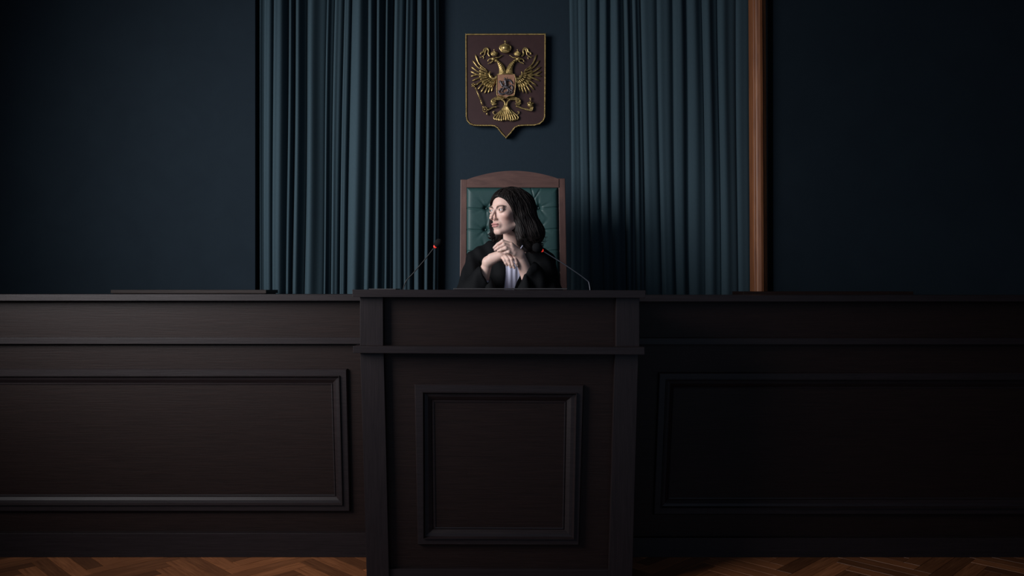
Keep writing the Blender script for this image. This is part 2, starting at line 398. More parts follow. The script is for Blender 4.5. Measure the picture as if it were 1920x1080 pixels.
# necks, heads, beaks, crowns, ribbons
def neck_rel(mp, mir):
    bm = bmesh.new()
    for i in range(7):
        o = i*9
        kt(bm, [mp(p) for p in [(428-o*.95, 448), (424-o*.8, 405), (404-o*.62, 362), (372-o*.35, 330-o*.05), (338-o*.1, 300+o*.55)]], .0058, .058+.004*math.sin(PI*i/6), taper=lambda t: 1.1-.45*t)
    for j in range(9):
        t = j/8; ball(bm, K(*mp((415-60*t**1.4, 440-115*t)), .066), (.0035, .004, .008), Matrix.Rotation((-1 if mir else 1)*(.3+.6*t), 3, 'Y'), 6, 5)
    link('neck', from_bm(bm), gold, arms, True)
    bm = bmesh.new(); ball(bm, K(*mp((322, 306)), .06), (.017, .012, .012))
    kt(bm, [mp(p) for p in [(310, 304), (288, 306), (272, 318), (270, 332)]], .0065, .062, taper=lambda t: 1.1-.85*t)
    kt(bm, [mp(p) for p in [(316, 322), (300, 338), (284, 348)]], .0045, .06, taper=lambda t: 1-.7*t)
    kt(bm, [mp(p) for p in [(310, 328), (288, 336), (270, 352)]], .0022, .058)
    ball(bm, K(*mp((316, 302)), .073), .0028)
    link('eagle_head', from_bm(bm), gold, arms, True)
    bm = bmesh.new(); crown_shape(bm, mp((328, 258)), .62)
    link('crown', from_bm(bm), gold, arms, True)
    bm = bmesh.new()
    kt(bm, [mp(p) for p in [(288, 280), (272, 255), (276, 225), (262, 204), (238, 212), (228, 236), (208, 246), (204, 262)]], .0058, .055, squash=.5)
    kt(bm, [mp(p) for p in [(262, 204), (246, 232), (240, 262), (222, 276), (206, 288), (196, 284)]], .0045, .053, taper=lambda t: 1.1-.6*t, squash=.5)
    kt(bm, [mp(p) for p in [(222, 276), (232, 290), (228, 302)]], .0035, .053, squash=.5)
    link('ribbon', from_bm(bm), gold, arms, True)
    bm = bmesh.new()
    kt(bm, [mp(p) for p in [(340, 290), (365, 292), (385, 280), (402, 268)]], .0042, .056, taper=lambda t: 1.1-.5*t)
    link('ribbon', from_bm(bm), gold, arms, True)
def crown_shape(bm, c, s):
    u, v = c
    for k in range(7):
        o = (k-3)/3
        kt(bm, [(u+o*26*s, v+28*s), (u+o*44*s, v+2*s), (u+o*38*s, v-18*s), (u+o*10*s, v-32*s)], .0058*s, .062+.012*(1-o*o), 4, 6)
    ball(bm, K(u, v-1*s, .062), (.0255*s, .022*s, .0215*s), None, 14, 9)
    kt(bm, [(u-32*s, v+28*s), (u, v+36*s), (u+32*s, v+28*s)], .0065*s, .076)
    ball(bm, K(u, v-38*s, .07), .0055*s)
    kt(bm, [(u, v-40*s), (u, v-66*s)], .0028*s, .07, 2); kt(bm, [(u-11*s, v-55*s), (u+11*s, v-55*s)], .0028*s, .07, 2)
both(neck_rel)
bm = bmesh.new(); crown_shape(bm, (430, 208), 1.12); link('crown', from_bm(bm), gold, arms, True)
bm = bmesh.new(); ball(bm, K(435, 470, .045), (.05, .02, .04)); ball(bm, K(435, 600, .04), (.045, .02, .05))
link('eagle_body', from_bm(bm), gold, arms, True)
# legs, tail, talons
def leg_rel(mp, mir):
    bm = bmesh.new()
    for i in range(5):
        kt(bm, [mp(p) for p in [(430-i*3, 668), (395-i*4, 650+i*7), (350-i*8, 655+i*6), (305-i*0, 690+i*2), (312+i*8, 726-i*2), (330+i*5, 722)]], .0055, .056+.002*i, taper=lambda t: 1.05-.5*t)
    for i in range(4):
        kt(bm, [mp(p) for p in [(345, 662+i*12), (315, 672+i*12), (296, 690+i*10)]], .004, .064, taper=lambda t: 1-.6*t)
    link('thigh', from_bm(bm), gold, arms, True)
both(leg_rel)
bm = bmesh.new()
kt(bm, [(352, 745), (320, 748), (290, 765), (268, 775)], .0055, .06)
for a in range(9):
    th = 2*PI*a/9; ball(bm, K(244+20*math.cos(th), 770+22*math.sin(th), .062), (.0048, .006, .0048))
ball(bm, K(244, 770, .066), .007); ball(bm, K(262, 808, .06), (.006, .005, .009)); ball(bm, K(226, 746, .06), .006)
link('talon', from_bm(bm), gold, arms, True)
bm = bmesh.new()
kt(bm, [(158, 575), (205, 690)], .0038, .064, 2); kt(bm, [(205, 690), (220, 730)], .0052, .064, 2)
for a, b in ((138, 548), (125, 540), (152, 540), (138, 530), (146, 560), (128, 556)): ball(bm, K(a, b, .062), .0052)
for t in (0, .33, .66, 1): ball(bm, K(158+47*t, 575+115*t, .064), .0052)
link('sceptre', from_bm(bm), gold, arms, True)
bm = bmesh.new()
kt(bm, [(528, 738), (560, 748), (600, 762), (640, 766)], .0055, .06)
for k in range(4): kt(bm, [(610+k*8, 768), (636+k*12, 776+k*2), (660+k*8, 764-k*4), (668+k*6, 748)], .0036, .064)
link('talon', from_bm(bm), gold, arms, True)
bm = bmesh.new(); ball(bm, K(660, 724, .06), (.020, .016, .020), None, 14, 9)
kt(bm, [(631, 716), (660, 726), (690, 716)], .0035, .078); kt(bm, [(660, 698), (661, 722)], .003, .078, 2)
kt(bm, [(660, 700), (660, 652)], .003, .06, 2); kt(bm, [(650, 668), (670, 668)], .003, .06, 2)
link('orb', from_bm(bm), gold, arms, True)
bm = bmesh.new()
for i in range(11):
    o = (i-5)/5; s = 1 if o > 0 else -1
    pts = [(437+o*10, 722), (437+o*40, 770), (437+o*85, 810+14*(1-abs(o))), (437+o*112, 838+34*(1-o*o))]
    if abs(o) > .35: pts += [(437+o*104, 858+16*(1-o*o)), (437+o*88, 850+14*(1-o*o))]
    kt(bm, pts, .0052, .056+.008*(1-o*o), taper=lambda t: .75+.35*t)
for i in range(6):
    o = (i-2.5)/2.5; kt(bm, [(437+o*8, 740), (437+o*30, 780), (437+o*52, 815)], .0038, .068)
for s in (-1, 1):
    kt(bm, [(437+s*6, 735), (437+s*14, 700), (437+s*40, 678)], .006, .064)
    kt(bm, [(437+s*92, 822), (437+s*116, 806), (437+s*118, 786), (437+s*104, 790)], .0035, .056)
link('tail', from_bm(bm), gold, arms, True)
# inner shield with rider
bm = bmesh.new(); o_ = [(353, 458), (515, 458), (515, 630), (500, 652), (460, 656), (434, 672), (408, 656), (368, 652), (353, 632)]
f = [bm.verts.new(K(u, v, .085)) for u, v in o_]; bk = [bm.verts.new(K(u, v, .045)) for u, v in o_]
bm.faces.new(f); bm.faces.new(bk[::-1])
for i in range(len(f)): bm.faces.new([f[i], f[(i+1)%len(f)], bk[(i+1)%len(f)], bk[i]])
sh = link('inner_shield', from_bm(bm), copper, arms)
bm = bmesh.new(); kt(bm, o_+[o_[0]], .0028, .086, 3); e = link('shield_edge', from_bm(bm), gold, None, True); e.parent = sh
bm = bmesh.new(); LZ = .092
ball(bm, K(438, 575, LZ), (.021, .009, .011), Matrix.Rotation(.25, 3, 'Y'))                 # horse barrel
kt(bm, [(408, 568), (392, 545), (384, 522), (374, 532)], .007, LZ, taper=lambda t: 1.2-.6*t)  # neck, head
kt(bm, [(415, 585), (392, 588), (380, 606)], .0036, LZ); kt(bm, [(420, 588), (400, 605), (404, 622)], .0036, LZ)
kt(bm, [(460, 585), (476, 604), (466, 625)], .0042, LZ); kt(bm, [(452, 590), (456, 612), (442, 626)], .0042, LZ)
kt(bm, [(462, 566), (486, 560), (496, 586), (488, 612)], .0045, LZ)
kt(bm, [(436, 566), (432, 535), (428, 515)], .0085, LZ+.006); ball(bm, K(426, 502, LZ+.008), .0068)   # rider
kt(bm, [(432, 530), (412, 528), (402, 545)], .004, LZ+.008)
kt(bm, [(438, 520), (462, 510), (484, 525), (496, 548)], .008, LZ, squash=.5, taper=lambda t: 1.1-.7*t)     # cloak
link_o = link('rider', from_bm(bm), pewter, None, True); link_o.parent = sh
bm = bmesh.new(); kt(bm, [(452, 488), (396, 632)], .0018, LZ+.012, 2); x = link('spear', from_bm(bm), pewter, None, True); x.parent = sh
bm = bmesh.new(); kt(bm, [(376, 630), (398, 640), (425, 632), (450, 640), (478, 632), (494, 618), (482, 606)], .006, LZ, taper=lambda t: 1.1-.6*t)
kt(bm, [(376, 630), (368, 616), (378, 608)], .005, LZ); kt(bm, [(430, 632), (438, 618), (452, 624)], .004, LZ)
x = link('dragon', from_bm(bm), pewter, None, True); x.parent = sh

# ------------------------------------------------------------------ armchair
ch = empty('judge_chair', (0, .95, PLAT), 'high-backed wooden chair with green tufted leather back, behind the seated woman', 'chair')
CD = 4.62
def chq(q, d, depth, name, m, bev=.003): return link(name, quadbox(q, d, depth, bev), m, ch)
z_b = 545
chq([(862, 548), (874, 548), (875.5, 336.5), (863.5, 336.5)], CD, .045, 'back_post', chair_wood)
chq([(1050, 548), (1063.5, 548), (1059.5, 334.5), (1047, 334.5)], CD, .045, 'back_post', chair_wood)
bm = bmesh.new(); top = []; n = 24
for i in range(n+1):
    t = i/n; x = 875+t*172.5; y = 337-(t*1.5)-16*(math.sin(PI*t))**.85
    top.append((x, y))
lowr = [(x, 351.5) for x, _ in top]
fr_t = [bm.verts.new(W(x, y, CD-.004)) for x, y in top]; fr_b = [bm.verts.new(W(x, y, CD-.004)) for x, y in lowr]
bk_t = [bm.verts.new(W(x, y, CD-.004)+Vector((0, .045, 0))) for x, y in top]; bk_b = [bm.verts.new(W(x, y, CD-.004)+Vector((0, .045, 0))) for x, y in lowr]
for i in range(n):
    bm.faces.new([fr_b[i], fr_b[i+1], fr_t[i+1], fr_t[i]]); bm.faces.new([bk_b[i+1], bk_b[i], bk_t[i], bk_t[i+1]])
    bm.faces.new([fr_t[i], fr_t[i+1], bk_t[i+1], bk_t[i]]); bm.faces.new([fr_b[i+1], fr_b[i], bk_b[i], bk_b[i+1]])
bm.faces.new([fr_b[0], fr_t[0], bk_t[0], bk_b[0]]); bm.faces.new([fr_b[n], bk_b[n], bk_t[n], fr_t[n]])
link('top_rail', from_bm(bm), chair_wood_h, ch)
# tufted cushion
buttons = [(912, 391), (961, 391), (1010, 390), (911, 431), (961, 431), (1011, 430), (911, 471), (961, 471), (1012, 470), (911, 511), (961, 511), (1013, 510)]
def cushion_h(x, y, xl, xr, yt, yb):
    e = min(x-xl, xr-x, y-yt, yb-y)
    h = .036*(1-math.exp(-max(e, 0)/3.0))
    cr = 0
    for bx, by in buttons:
        r = math.hypot(x-bx, y-by); th = math.atan2(y-by, x-bx)
        h -= .024*math.exp(-(r/4.5)**2)+.005*math.exp(-(r/18)**2)
        h -= .0042*math.exp(-(r/19)**2)*(.5+.5*math.cos(5*th+bx*.3+by))**6*min(1, r/5)
    for by in (391, 431, 471, 511):
        yy = by+1.5*math.sin((x-xl)*.06)
        h -= .0060*math.exp(-((y-yy)/1.1)**2)*(1 if (x < 912 or x > 1010) else .5)
    if y < 391:
        xx = 1010-15*((391-y)/39)**.6; h -= .0055*math.exp(-((x-xx)/1.1)**2)
        if 355 < y < 374: xx = 1013-(y-355)*.62; h -= .006*math.exp(-((x-xx)/1.1)**2)
    return h
xl, xr, yt, yb = 873.5, 1050, 351, 548; NX, NY = 150, 160; V = []; Fc = []
for j in range(NY+1):
    for i in range(NX+1):
        y = yt+(yb-yt)*j/NY; xr_ = 1047.5+(y-351)*.02; x = xl+(xr_-xl)*i/NX
        V.append(W(x, y, CD+.02)+Vector((0, -cushion_h(x, y, xl, xr_, yt, yb), 0)))
for j in range(NY):
    for i in range(NX):
        a = j*(NX+1)+i; Fc.append((a, a+NX+1, a+NX+2, a+1))
cu_ = link('back_cushion', mesh_from(V, Fc), leather, ch, True)
for bx, by in buttons[:6]:
    bm = bmesh.new(); ball(bm, W(bx, by, CD+.006), (.0065, .004, .0065)); link('button', from_bm(bm), leather, cu_, True)
zc = W(0, 548, CD).z
link('back_frame', boxme((-.30, 1.045, PLAT+.36), (.30, 1.075, zc+.02)), chair_wood, ch)
link('back_board', boxme((-.26, 1.045, zc), (.26, 1.068, 1.85)), chair_wood, ch)
link('seat', boxme((-.29, .52, PLAT+.36), (.29, 1.04, PLAT+.45), .02), leather, ch)
for sx in (-1, 1):
    link('armrest', boxme((sx*.31-.03, .62, PLAT+.62), (sx*.31+.03, 1.06, PLAT+.65), .008), chair_wood, ch)
    link('leg', boxme((sx*.27-.025, .53, PLAT), (sx*.27+.025, .58, PLAT+.36), .003), chair_wood, ch)
    link('leg', boxme((sx*.27-.025, 1.0, PLAT), (sx*.27+.025, 1.05, PLAT+.36), .003), chair_wood, ch)
    link('arm_support', boxme((sx*.31-.02, .63, PLAT+.40), (sx*.31+.02, .67, PLAT+.62), .003), chair_wood, ch)

# ------------------------------------------------------------------ signed-distance modelling of the figure
f32 = np.float32
def A3(v): return np.array(tuple(v), dtype=f32)
def s_sph(p, c, r): return np.linalg.norm(p-A3(c), axis=1)-r
def s_ell(p, c, r, R=None):
    q = p-A3(c)
    if R is not None: q = q @ R
    r = A3(r); k0 = np.linalg.norm(q/r, axis=1); k1 = np.linalg.norm(q/(r*r), axis=1)+1e-9
    return k0*(k0-1)/k1
def s_cap(p, a, b, ra, rb):
    a = A3(a); b = A3(b); ba = b-a; pa = p-a
    h = np.clip(pa@ba/(ba@ba), 0, 1)
    return np.linalg.norm(pa-h[:, None]*ba, axis=1)-(ra+(rb-ra)*h)
def smin(a, b, k):
    h = np.clip(.5+.5*(b-a)/k, 0, 1); return b*(1-h)+a*h-k*h*(1-h)
def smax(a, b, k): return -smin(-a, -b, k)
def chain(p, pts, rs, k):
    d = None
    for a, b, ra, rb in zip(pts, pts[1:], rs, rs[1:]):
        e = s_cap(p, a, b, ra, rb); d = e if d is None else smin(d, e, k)
    return d
def surf(f, lo, hi, h, margin=2.4):
    lo = A3(lo); c = 4; n = (np.ceil((A3(hi)-lo)/(h*c)).astype(int))
    ax = [lo[i]+(np.arange(n[i])+.5)*h*c-h*.5 for i in range(3)]
    G = np.stack(np.meshgrid(*ax, indexing='ij'), -1).reshape(-1, 3).astype(f32)
    cv_ = f(G).reshape(n)
    V = np.repeat(np.repeat(np.repeat(cv_, c, 0), c, 1), c, 2).astype(f32)
    mask = np.abs(V) < c*h*margin
    idx = np.argwhere(mask); P = (lo+idx*h).astype(f32)
    out = np.empty(len(P), f32)
    for s in range(0, len(P), 400000): out[s:s+400000] = f(P[s:s+400000])
    V[mask] = out
    V[0], V[-1] = 1, 1; V[:, 0], V[:, -1] = 1, 1; V[:, :, 0], V[:, :, -1] = 1, 1
    ins = V < 0; N = V.shape
    # surface nets
    acc = np.zeros((N[0]-1, N[1]-1, N[2]-1, 3), f32); ct = np.zeros((N[0]-1, N[1]-1, N[2]-1), f32)
    quads = []
    cells = np.zeros(acc.shape[:3], bool)
    edges = []
    for axis in range(3):
        sl0 = [slice(None)]*3; sl1 = [slice(None)]*3; sl0[axis] = slice(0, -1); sl1[axis] = slice(1, None)
        cr = np.argwhere(ins[tuple(sl0)] != ins[tuple(sl1)])
        a = V[cr[:, 0], cr[:, 1], cr[:, 2]]; q = cr.copy(); q[:, axis] += 1; b = V[q[:, 0], q[:, 1], q[:, 2]]
        t = a/(a-b+1e-12); pt = cr.astype(f32); pt[:, axis] += t
        o1, o2 = [(1, 2), (2, 0), (0, 1)][axis]
        good = (cr[:, o1] > 0) & (cr[:, o2] > 0) & (cr[:, o1] < N[o1]-1) & (cr[:, o2] < N[o2]-1)
        cr, pt, a = cr[good], pt[good], a[good]
        cs = []
        for d1, d2 in ((0, 0), (-1, 0), (-1, -1), (0, -1)):
            cc = cr.copy(); cc[:, o1] += d1; cc[:, o2] += d2; cs.append(cc)
            np.add.at(acc, (cc[:, 0], cc[:, 1], cc[:, 2]), pt); np.add.at(ct, (cc[:, 0], cc[:, 1], cc[:, 2]), 1)
        edges.append((cs, a < 0))
    ids = -np.ones(ct.shape, np.int64); m = ct > 0; ids[m] = np.arange(m.sum())
    verts = lo+acc[m]/ct[m][:, None]*h
    Fq = []
    for cs, neg in edges:
        q = np.stack([ids[c_[:, 0], c_[:, 1], c_[:, 2]] for c_ in cs], 1)
        q[~neg] = q[~neg][:, ::-1]; Fq.append(q)
    return verts.astype(f32), np.concatenate(Fq)
def np_mesh(verts, quads):
    me = bpy.data.meshes.new('m'); me.vertices.add(len(verts)); me.vertices.foreach_set('co', verts.astype(f32).ravel())
    me.loops.add(quads.size); me.loops.foreach_set('vertex_index', quads.astype(np.int32).ravel())
    me.polygons.add(len(quads)); me.polygons.foreach_set('loop_start', np.arange(0, quads.size, 4, dtype=np.int32))
    me.polygons.foreach_set('use_smooth', np.ones(len(quads), bool))
    me.update(calc_edges=True); me.validate(); return me

per = empty('person', (0, .72, PLAT), 'dark-haired woman in black robe and white shirt, hands folded under her chin, looking aside', 'person')
HC = W(953.0, 395.5, 4.13); HS = 1.035; YAW = math.radians(-46)
Rh = np.array((Matrix.Rotation(YAW, 3, 'Z') @ Matrix.Rotation(math.radians(1.5), 3, 'X')), dtype=f32)   # local -> world
def to_local(p): return ((p-A3(HC)) @ Rh)/HS
def sx2(p, fn, k, d):
    q = p.copy(); q[:, 0] = np.abs(q[:, 0]); return smin(d, fn(q), k)
def head_sdf(q):
    m = q.copy(); m[:, 0] = np.abs(m[:, 0])
    d = s_ell(q, (0, .012, .024), (.072, .092, .080))
    d = smin(d, s_ell(q, (0, -.030, -.022), (.056, .056, .084)), .02)
    d = smin(d, s_ell(q, (0, -.036, -.074), (.042, .042, .036)), .02)
    d = smin(d, s_sph(q, (0, -.071, -.0995), .0145), .018)
    d = smin(d, s_ell(m, (.041, -.052, -.024), (.022, .026, .019)), .014)
    d = smin(d, s_cap(m, (.051, .004, -.066), (.012, -.068, -.1015), .014, .011), .018)
    d = smin(d, s_ell(m, (.025, -.0785, .0150), (.025, .012, .0075)), .010)
    d = smax(d, -s_ell(m, (.0325, -.0945, .0000), (.019, .013, .0115)), .010)
    # nose
    d = smin(d, s_cap(q, (0, -.083, .010), (0, -.1115, -.034), .0055, .0068), .009)
    d = smin(d, s_ell(q, (0, -.1140, -.0380), (.0080, .0088, .0072)), .006)
    d = smin(d, s_ell(m, (.0105, -.0985, -.0415), (.0060, .0100, .0062)), .005)
    d = smax(d, -s_ell(m, (.0065, -.1035, -.0495), (.0032, .0050, .0030)), .003)
    # mouth
    d = smin(d, s_ell(q, (0, -.078, -.070), (.026, .018, .020)), .010)
    d = smin(d, s_ell(q, (0, -.0930, -.0655), (.0225, .0078, .0040)), .004)
    d = smin(d, s_ell(q, (0, -.0918, -.0765), (.0180, .0075, .0048)), .004)
    d = smax(d, -s_ell(q, (0, -.1035, -.0703), (.0230, .0065, .0013)), .0022)
    d = smax(d, -s_ell(q, (0, -.1010, -.0865), (.016, .008, .004)), .006)
    # lids and lens opening
    d = smin(d, s_sph(m, (.033, -.0755, -.0005), .0142), .005)
    R = np.array(Matrix.Rotation(-.08, 3, 'Y'), dtype=f32)
    d = smax(d, -s_ell(m, (.0335, -.0905, -.0005), (.0142, .0115, .0048), R), .0015)
    # ears
    d = smin(d, s_ell(m, (.071, .016, -.012), (.007, .014, .026)), .006)
    return d
NB = W(962, 470, 4.24)
def head_world(p):
    q = to_local(p); d = head_sdf(q)*HS
    nk = s_cap(p, W(962, 415, 4.165), NB, .049, .052); d = smin(d, nk, .018)
    d = smin(d, s_cap(p, W(925, 482, 4.26), W(1000, 482, 4.26), .045, .045), .05)
    return d
def skin_colors(verts, region):
    n = len(verts); base = np.tile(np.array([.66, .445, .375]), (n, 1))
    nz = np.sin(verts[:, 0]*310)*np.sin(verts[:, 2]*270+1)*np.sin(verts[:, 1]*290)
    base *= (1+.03*nz)[:, None]
    if region == 'head':
        q = to_local(verts.astype(f32)); m = q.copy(); m[:, 0] = abs(m[:, 0])
        def mixc(w, col):
            nonlocal base; w = np.clip(w, 0, 1)[:, None]; base = base*(1-w)+np.array(col)*w
        g = lambda c, r: np.exp(-(((m-np.array(c))/np.array(r))**2).sum(1))
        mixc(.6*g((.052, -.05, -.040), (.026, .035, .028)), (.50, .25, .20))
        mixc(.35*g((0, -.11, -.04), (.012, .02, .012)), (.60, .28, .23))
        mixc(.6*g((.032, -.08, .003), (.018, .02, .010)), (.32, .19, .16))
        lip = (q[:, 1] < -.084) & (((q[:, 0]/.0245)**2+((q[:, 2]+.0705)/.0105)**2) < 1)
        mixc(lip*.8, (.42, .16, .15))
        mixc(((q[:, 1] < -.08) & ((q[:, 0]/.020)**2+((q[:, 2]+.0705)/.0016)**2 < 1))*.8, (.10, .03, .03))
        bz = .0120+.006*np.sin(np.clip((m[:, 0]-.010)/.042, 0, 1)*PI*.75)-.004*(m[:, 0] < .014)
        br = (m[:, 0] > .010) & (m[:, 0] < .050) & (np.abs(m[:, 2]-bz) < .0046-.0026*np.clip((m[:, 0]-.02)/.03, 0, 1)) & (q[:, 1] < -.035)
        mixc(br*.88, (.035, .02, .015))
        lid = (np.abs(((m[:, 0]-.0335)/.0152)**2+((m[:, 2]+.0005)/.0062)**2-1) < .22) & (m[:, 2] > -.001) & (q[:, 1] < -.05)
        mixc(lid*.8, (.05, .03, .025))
    return base
# hands and forearms
def arm_right(p):       # her right arm, at the left of the picture
    wr = W(914.5, 491, 4.03)
    d = s_cap(p, W(893, 566, 4.14), wr, .040, .0235)
    kn = [W(941, 479, 4.005), W(945, 475.5, 4.0), W(950, 473, 4.0), W(956, 471, 4.008)]
    d = smin(d, s_cap(p, W(921, 482.5, 4.02), W(938, 475.5, 4.01), .0195, .0165), .015)
    for i, k in enumerate(kn): d = smin(d, s_cap(p, wr, k, .0205, .0125), .012)
    pip = [W(946, 487.5, 3.985), W(952.5, 487, 3.978), W(959, 486, 3.978), W(965.5, 484, 3.985)]
    dip = [W(948.5, 493, 3.985), W(955.5, 495, 3.98), W(961.5, 496, 3.98), W(968, 493, 3.985)]
    tip = [W(950.5, 497, 3.99), W(957.5, 500.5, 3.985), W(964, 502, 3.985), W(970, 498, 3.99)]
    for a, b, c, e in zip(kn, pip, dip, tip):
        d = smin(d, chain(p, [a, b, c, e], [.0108, .0088, .0078, .0066], .003), .0035)
    d = smin(d, chain(p, [W(922, 486, 4.045), W(934, 485, 4.05), W(944, 486, 4.05), W(951, 488, 4.045)], [.013, .0105, .0095, .0075], .005), .010)
    return d
LT = [W(926.5, 464.5, 3.975), W(928.5, 468.5, 3.965), W(934.5, 470.5, 3.962), W(944, 473.5, 3.965)]
def arm_left(p):        # her left arm, at the right of the picture
    wr = W(973.5, 477, 4.0)
    d = s_cap(p, W(1008, 566, 4.12), wr, .043, .0262)
    kn = [W(958, 458.5, 3.972), W(959, 463.5, 3.966), W(961, 469.5, 3.966), W(964, 475, 3.972)]
    for k in kn: d = smin(d, s_cap(p, wr, k, .021, .0128), .012)
    pip = [W(942.5, 452.5, 3.962), W(945, 459, 3.952), W(948.5, 465.5, 3.949), W(954, 472, 3.955)]
    dip = [W(933, 458.5, 3.967), W(935, 464, 3.956), W(940, 468.5, 3.953), W(948, 473.5, 3.958)]
    for a, b, c, e in zip(kn, pip, dip, LT):
        d = smin(d, chain(p, [a, b, c, e], [.0112, .0092, .0080, .0066], .003), .0032)
    d = smin(d, chain(p, [W(968, 468, 4.015), W(957, 462, 4.025), W(948, 462, 4.025), W(941, 466, 4.02)], [.014, .011, .0095, .0075], .005), .010)
    return d
parts = []
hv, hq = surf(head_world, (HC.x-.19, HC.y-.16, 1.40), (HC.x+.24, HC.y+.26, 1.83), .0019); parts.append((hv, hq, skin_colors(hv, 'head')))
av, aq = surf(arm_right, tuple(W(870, 580, 3.93)), tuple(W(980, 455, 4.22)), .0016); parts.append((av, aq, skin_colors(av, 'hand')))
av, aq = surf(arm_left, tuple(W(915, 590, 3.90)), tuple(W(1035, 440, 4.20)), .0016); parts.append((av, aq, skin_colors(av, 'hand')))
def lower_body(p):
    d = s_ell(p, (0.0, .70, 1.22), (.135, .09, .26)); d = smin(d, s_ell(p, (0, .75, 1.03), (.15, .11, .10)), .05)
    for s, sh, el in ((-1, W(897, 492, 4.28), W(893, 566, 4.14)), (1, W(1018, 494, 4.28), W(1008, 566, 4.12))):
        d = smin(d, s_cap(p, sh, el, .045, .038), .03)
        d = smin(d, s_cap(p, (s*.09, .74, 1.03), (s*.11, .36, 1.02), .07, .05), .03)
        d = smin(d, s_cap(p, (s*.11, .36, 1.02), (s*.11, .42, .58), .05, .035), .02)
        d = smin(d, s_cap(p, (s*.11, .44, .54), (s*.11, .31, .53), .035, .028), .02)
    d = smin(d, s_cap(p, W(900, 492, 4.28), W(1015, 494, 4.28), .045, .045), .04)
    return d
lv, lq = surf(lower_body, (-.32, .2, .49), (.32, .95, 1.6), .009); parts.append((lv, lq, skin_colors(lv, 'x')))
off = 0; VV = []; QQ = []; CC = []
for v, q, c in parts: VV.append(v); QQ.append(q+off); CC.append(c); off += len(v)
VV = np.concatenate(VV); QQ = np.concatenate(QQ); CC = np.concatenate(CC)
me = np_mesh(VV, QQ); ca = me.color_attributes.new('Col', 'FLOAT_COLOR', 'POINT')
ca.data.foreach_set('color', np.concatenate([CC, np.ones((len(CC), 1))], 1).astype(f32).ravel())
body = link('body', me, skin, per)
# eyes: white with an iris disc that looks to her right
for s in (-1, 1):
    bm = bmesh.new(); c = Vector((s*.033, -.0755, -.0005)); gaze = Vector((-.24 if s > 0 else -.14, -1, .02)).normalized()
    M = Matrix([list(map(float, r)) for r in Rh])
    ball(bm, HC+(M @ c)*HS, .0128*HS, None, 20, 14)
    gw = (M @ gaze).normalized()
    for f_ in bm.faces:
        if (f_.calc_center_median()-(HC+(M @ c)*HS)).normalized().dot(gw) > .86: f_.material_index = 1
    link('eye', from_bm(bm), [eye_m, iris_m], per, True)
for t, dr in zip(LT[:3], [(-.3, -.6, .5), (-.3, -.7, .4), (-.2, -.8, .3)]):
    bm = bmesh.new(); n_ = Vector(dr).normalized(); ball(bm, t+n_*.0035, (.0044, .0048, .0048)); link('fingernail', from_bm(bm), nail_m, per, True)

# robe
SL = dict(sh=W(892, 491, 4.26), el=W(882, 562, 4.12), hem=W(908, 512, 4.05))
SRt = dict(sh=W(1022, 493, 4.26), el=W(1027, 562, 4.13), hem=W(996, 508, 4.05))
def torso(p):
    d = s_ell(p, tuple(W(957, 560, 4.29)), (.205, .135, .27))
    d = smin(d, s_cap(p, W(900, 487, 4.27), W(1016, 489, 4.27), .060, .060), .05)
    d = smin(d, s_cap(p, W(958, 463, 4.29), W(960, 500, 4.28), .055, .09), .045)
    d = smin(d, s_cap(p, W(990, 470, 4.26), W(1022, 490, 4.26), .04, .05), .03)
    d = smin(d, s_cap(p, W(922, 466, 4.27), W(892, 488, 4.26), .040, .05), .03)
    return d
def folds(p):
    x, y, z = p[:, 0], p[:, 1], p[:, 2]
    return .0035*np.sin(x*95+z*22+1.5*np.sin(z*17))+.0025*np.sin(x*48-z*40+y*60)
def sleeve(p, S, rh, cutn, cutp, sg):
    d = s_cap(p, S['sh'], S['el'], .055, .080)
    d = smin(d, s_cap(p, S['el'], S['hem'], .084, rh), .03)
    return smax(d, (p-A3(cutp)) @ A3(Vector(cutn).normalized()), .004)
def robe_f(p):
    d = torso(p)
    for s in (-1, 1):
        d = smin(d, s_cap(p, (s*.09, .76, 1.0), (s*.12, .36, 1.03), .12, .085), .05)
        d = smin(d, s_cap(p, (s*.12, .36, 1.03), (s*.13, .40, .75), .09, .11), .05)
    # front opening over the shirt
    fpx = 960+p[:, 0]*F/(p[:, 1]-CAMY); fpy = 540-(p[:, 2]-CAMZ)*F/(p[:, 1]-CAMY)
    lb = np.interp(fpy, [455, 475, 503, 540, 600], [948, 951, 949, 944, 942]); rb = np.interp(fpy, [455, 475, 503, 540, 600], [976, 980, 978.5, 965, 950])
    mid = np.maximum(lb-fpx, fpx-rb)*.0027
    slit = np.maximum(mid, np.maximum((p[:, 1]-.72), np.maximum(1.12-p[:, 2], -torso(p)-.016)))
    d = smax(d, -slit, .003)
    dl = sleeve(p, SL, .046, (.94, -.02, .35), W(906, 513, 4.05), -1)
    dr = sleeve(p, SRt, .048, (-.887, .0, .46), W(991, 507, 4.03), 1)
    d = smin(d, dl, .012); d = smin(d, dr, .012)
    # clear space for the forearms and neck
    d = smin(d, s_cap(p, W(984.5, 517, 4.01), W(984, 552, 4.02), .007, .048), .006)
    d = smin(d, s_cap(p, W(921.5, 522, 4.05), W(922, 556, 4.02), .004, .042), .006)
    d = smax(d, -s_cap(p, W(962, 425, 4.16), W(962, 468, 4.225), .050, .056), .006)
    return d+folds(p)*.7
rv, rq = surf(robe_f, (-.38, .16, .60), (.38, .98, 1.62), .0042)
link('robe', np_mesh(rv, rq), robe_m, per)
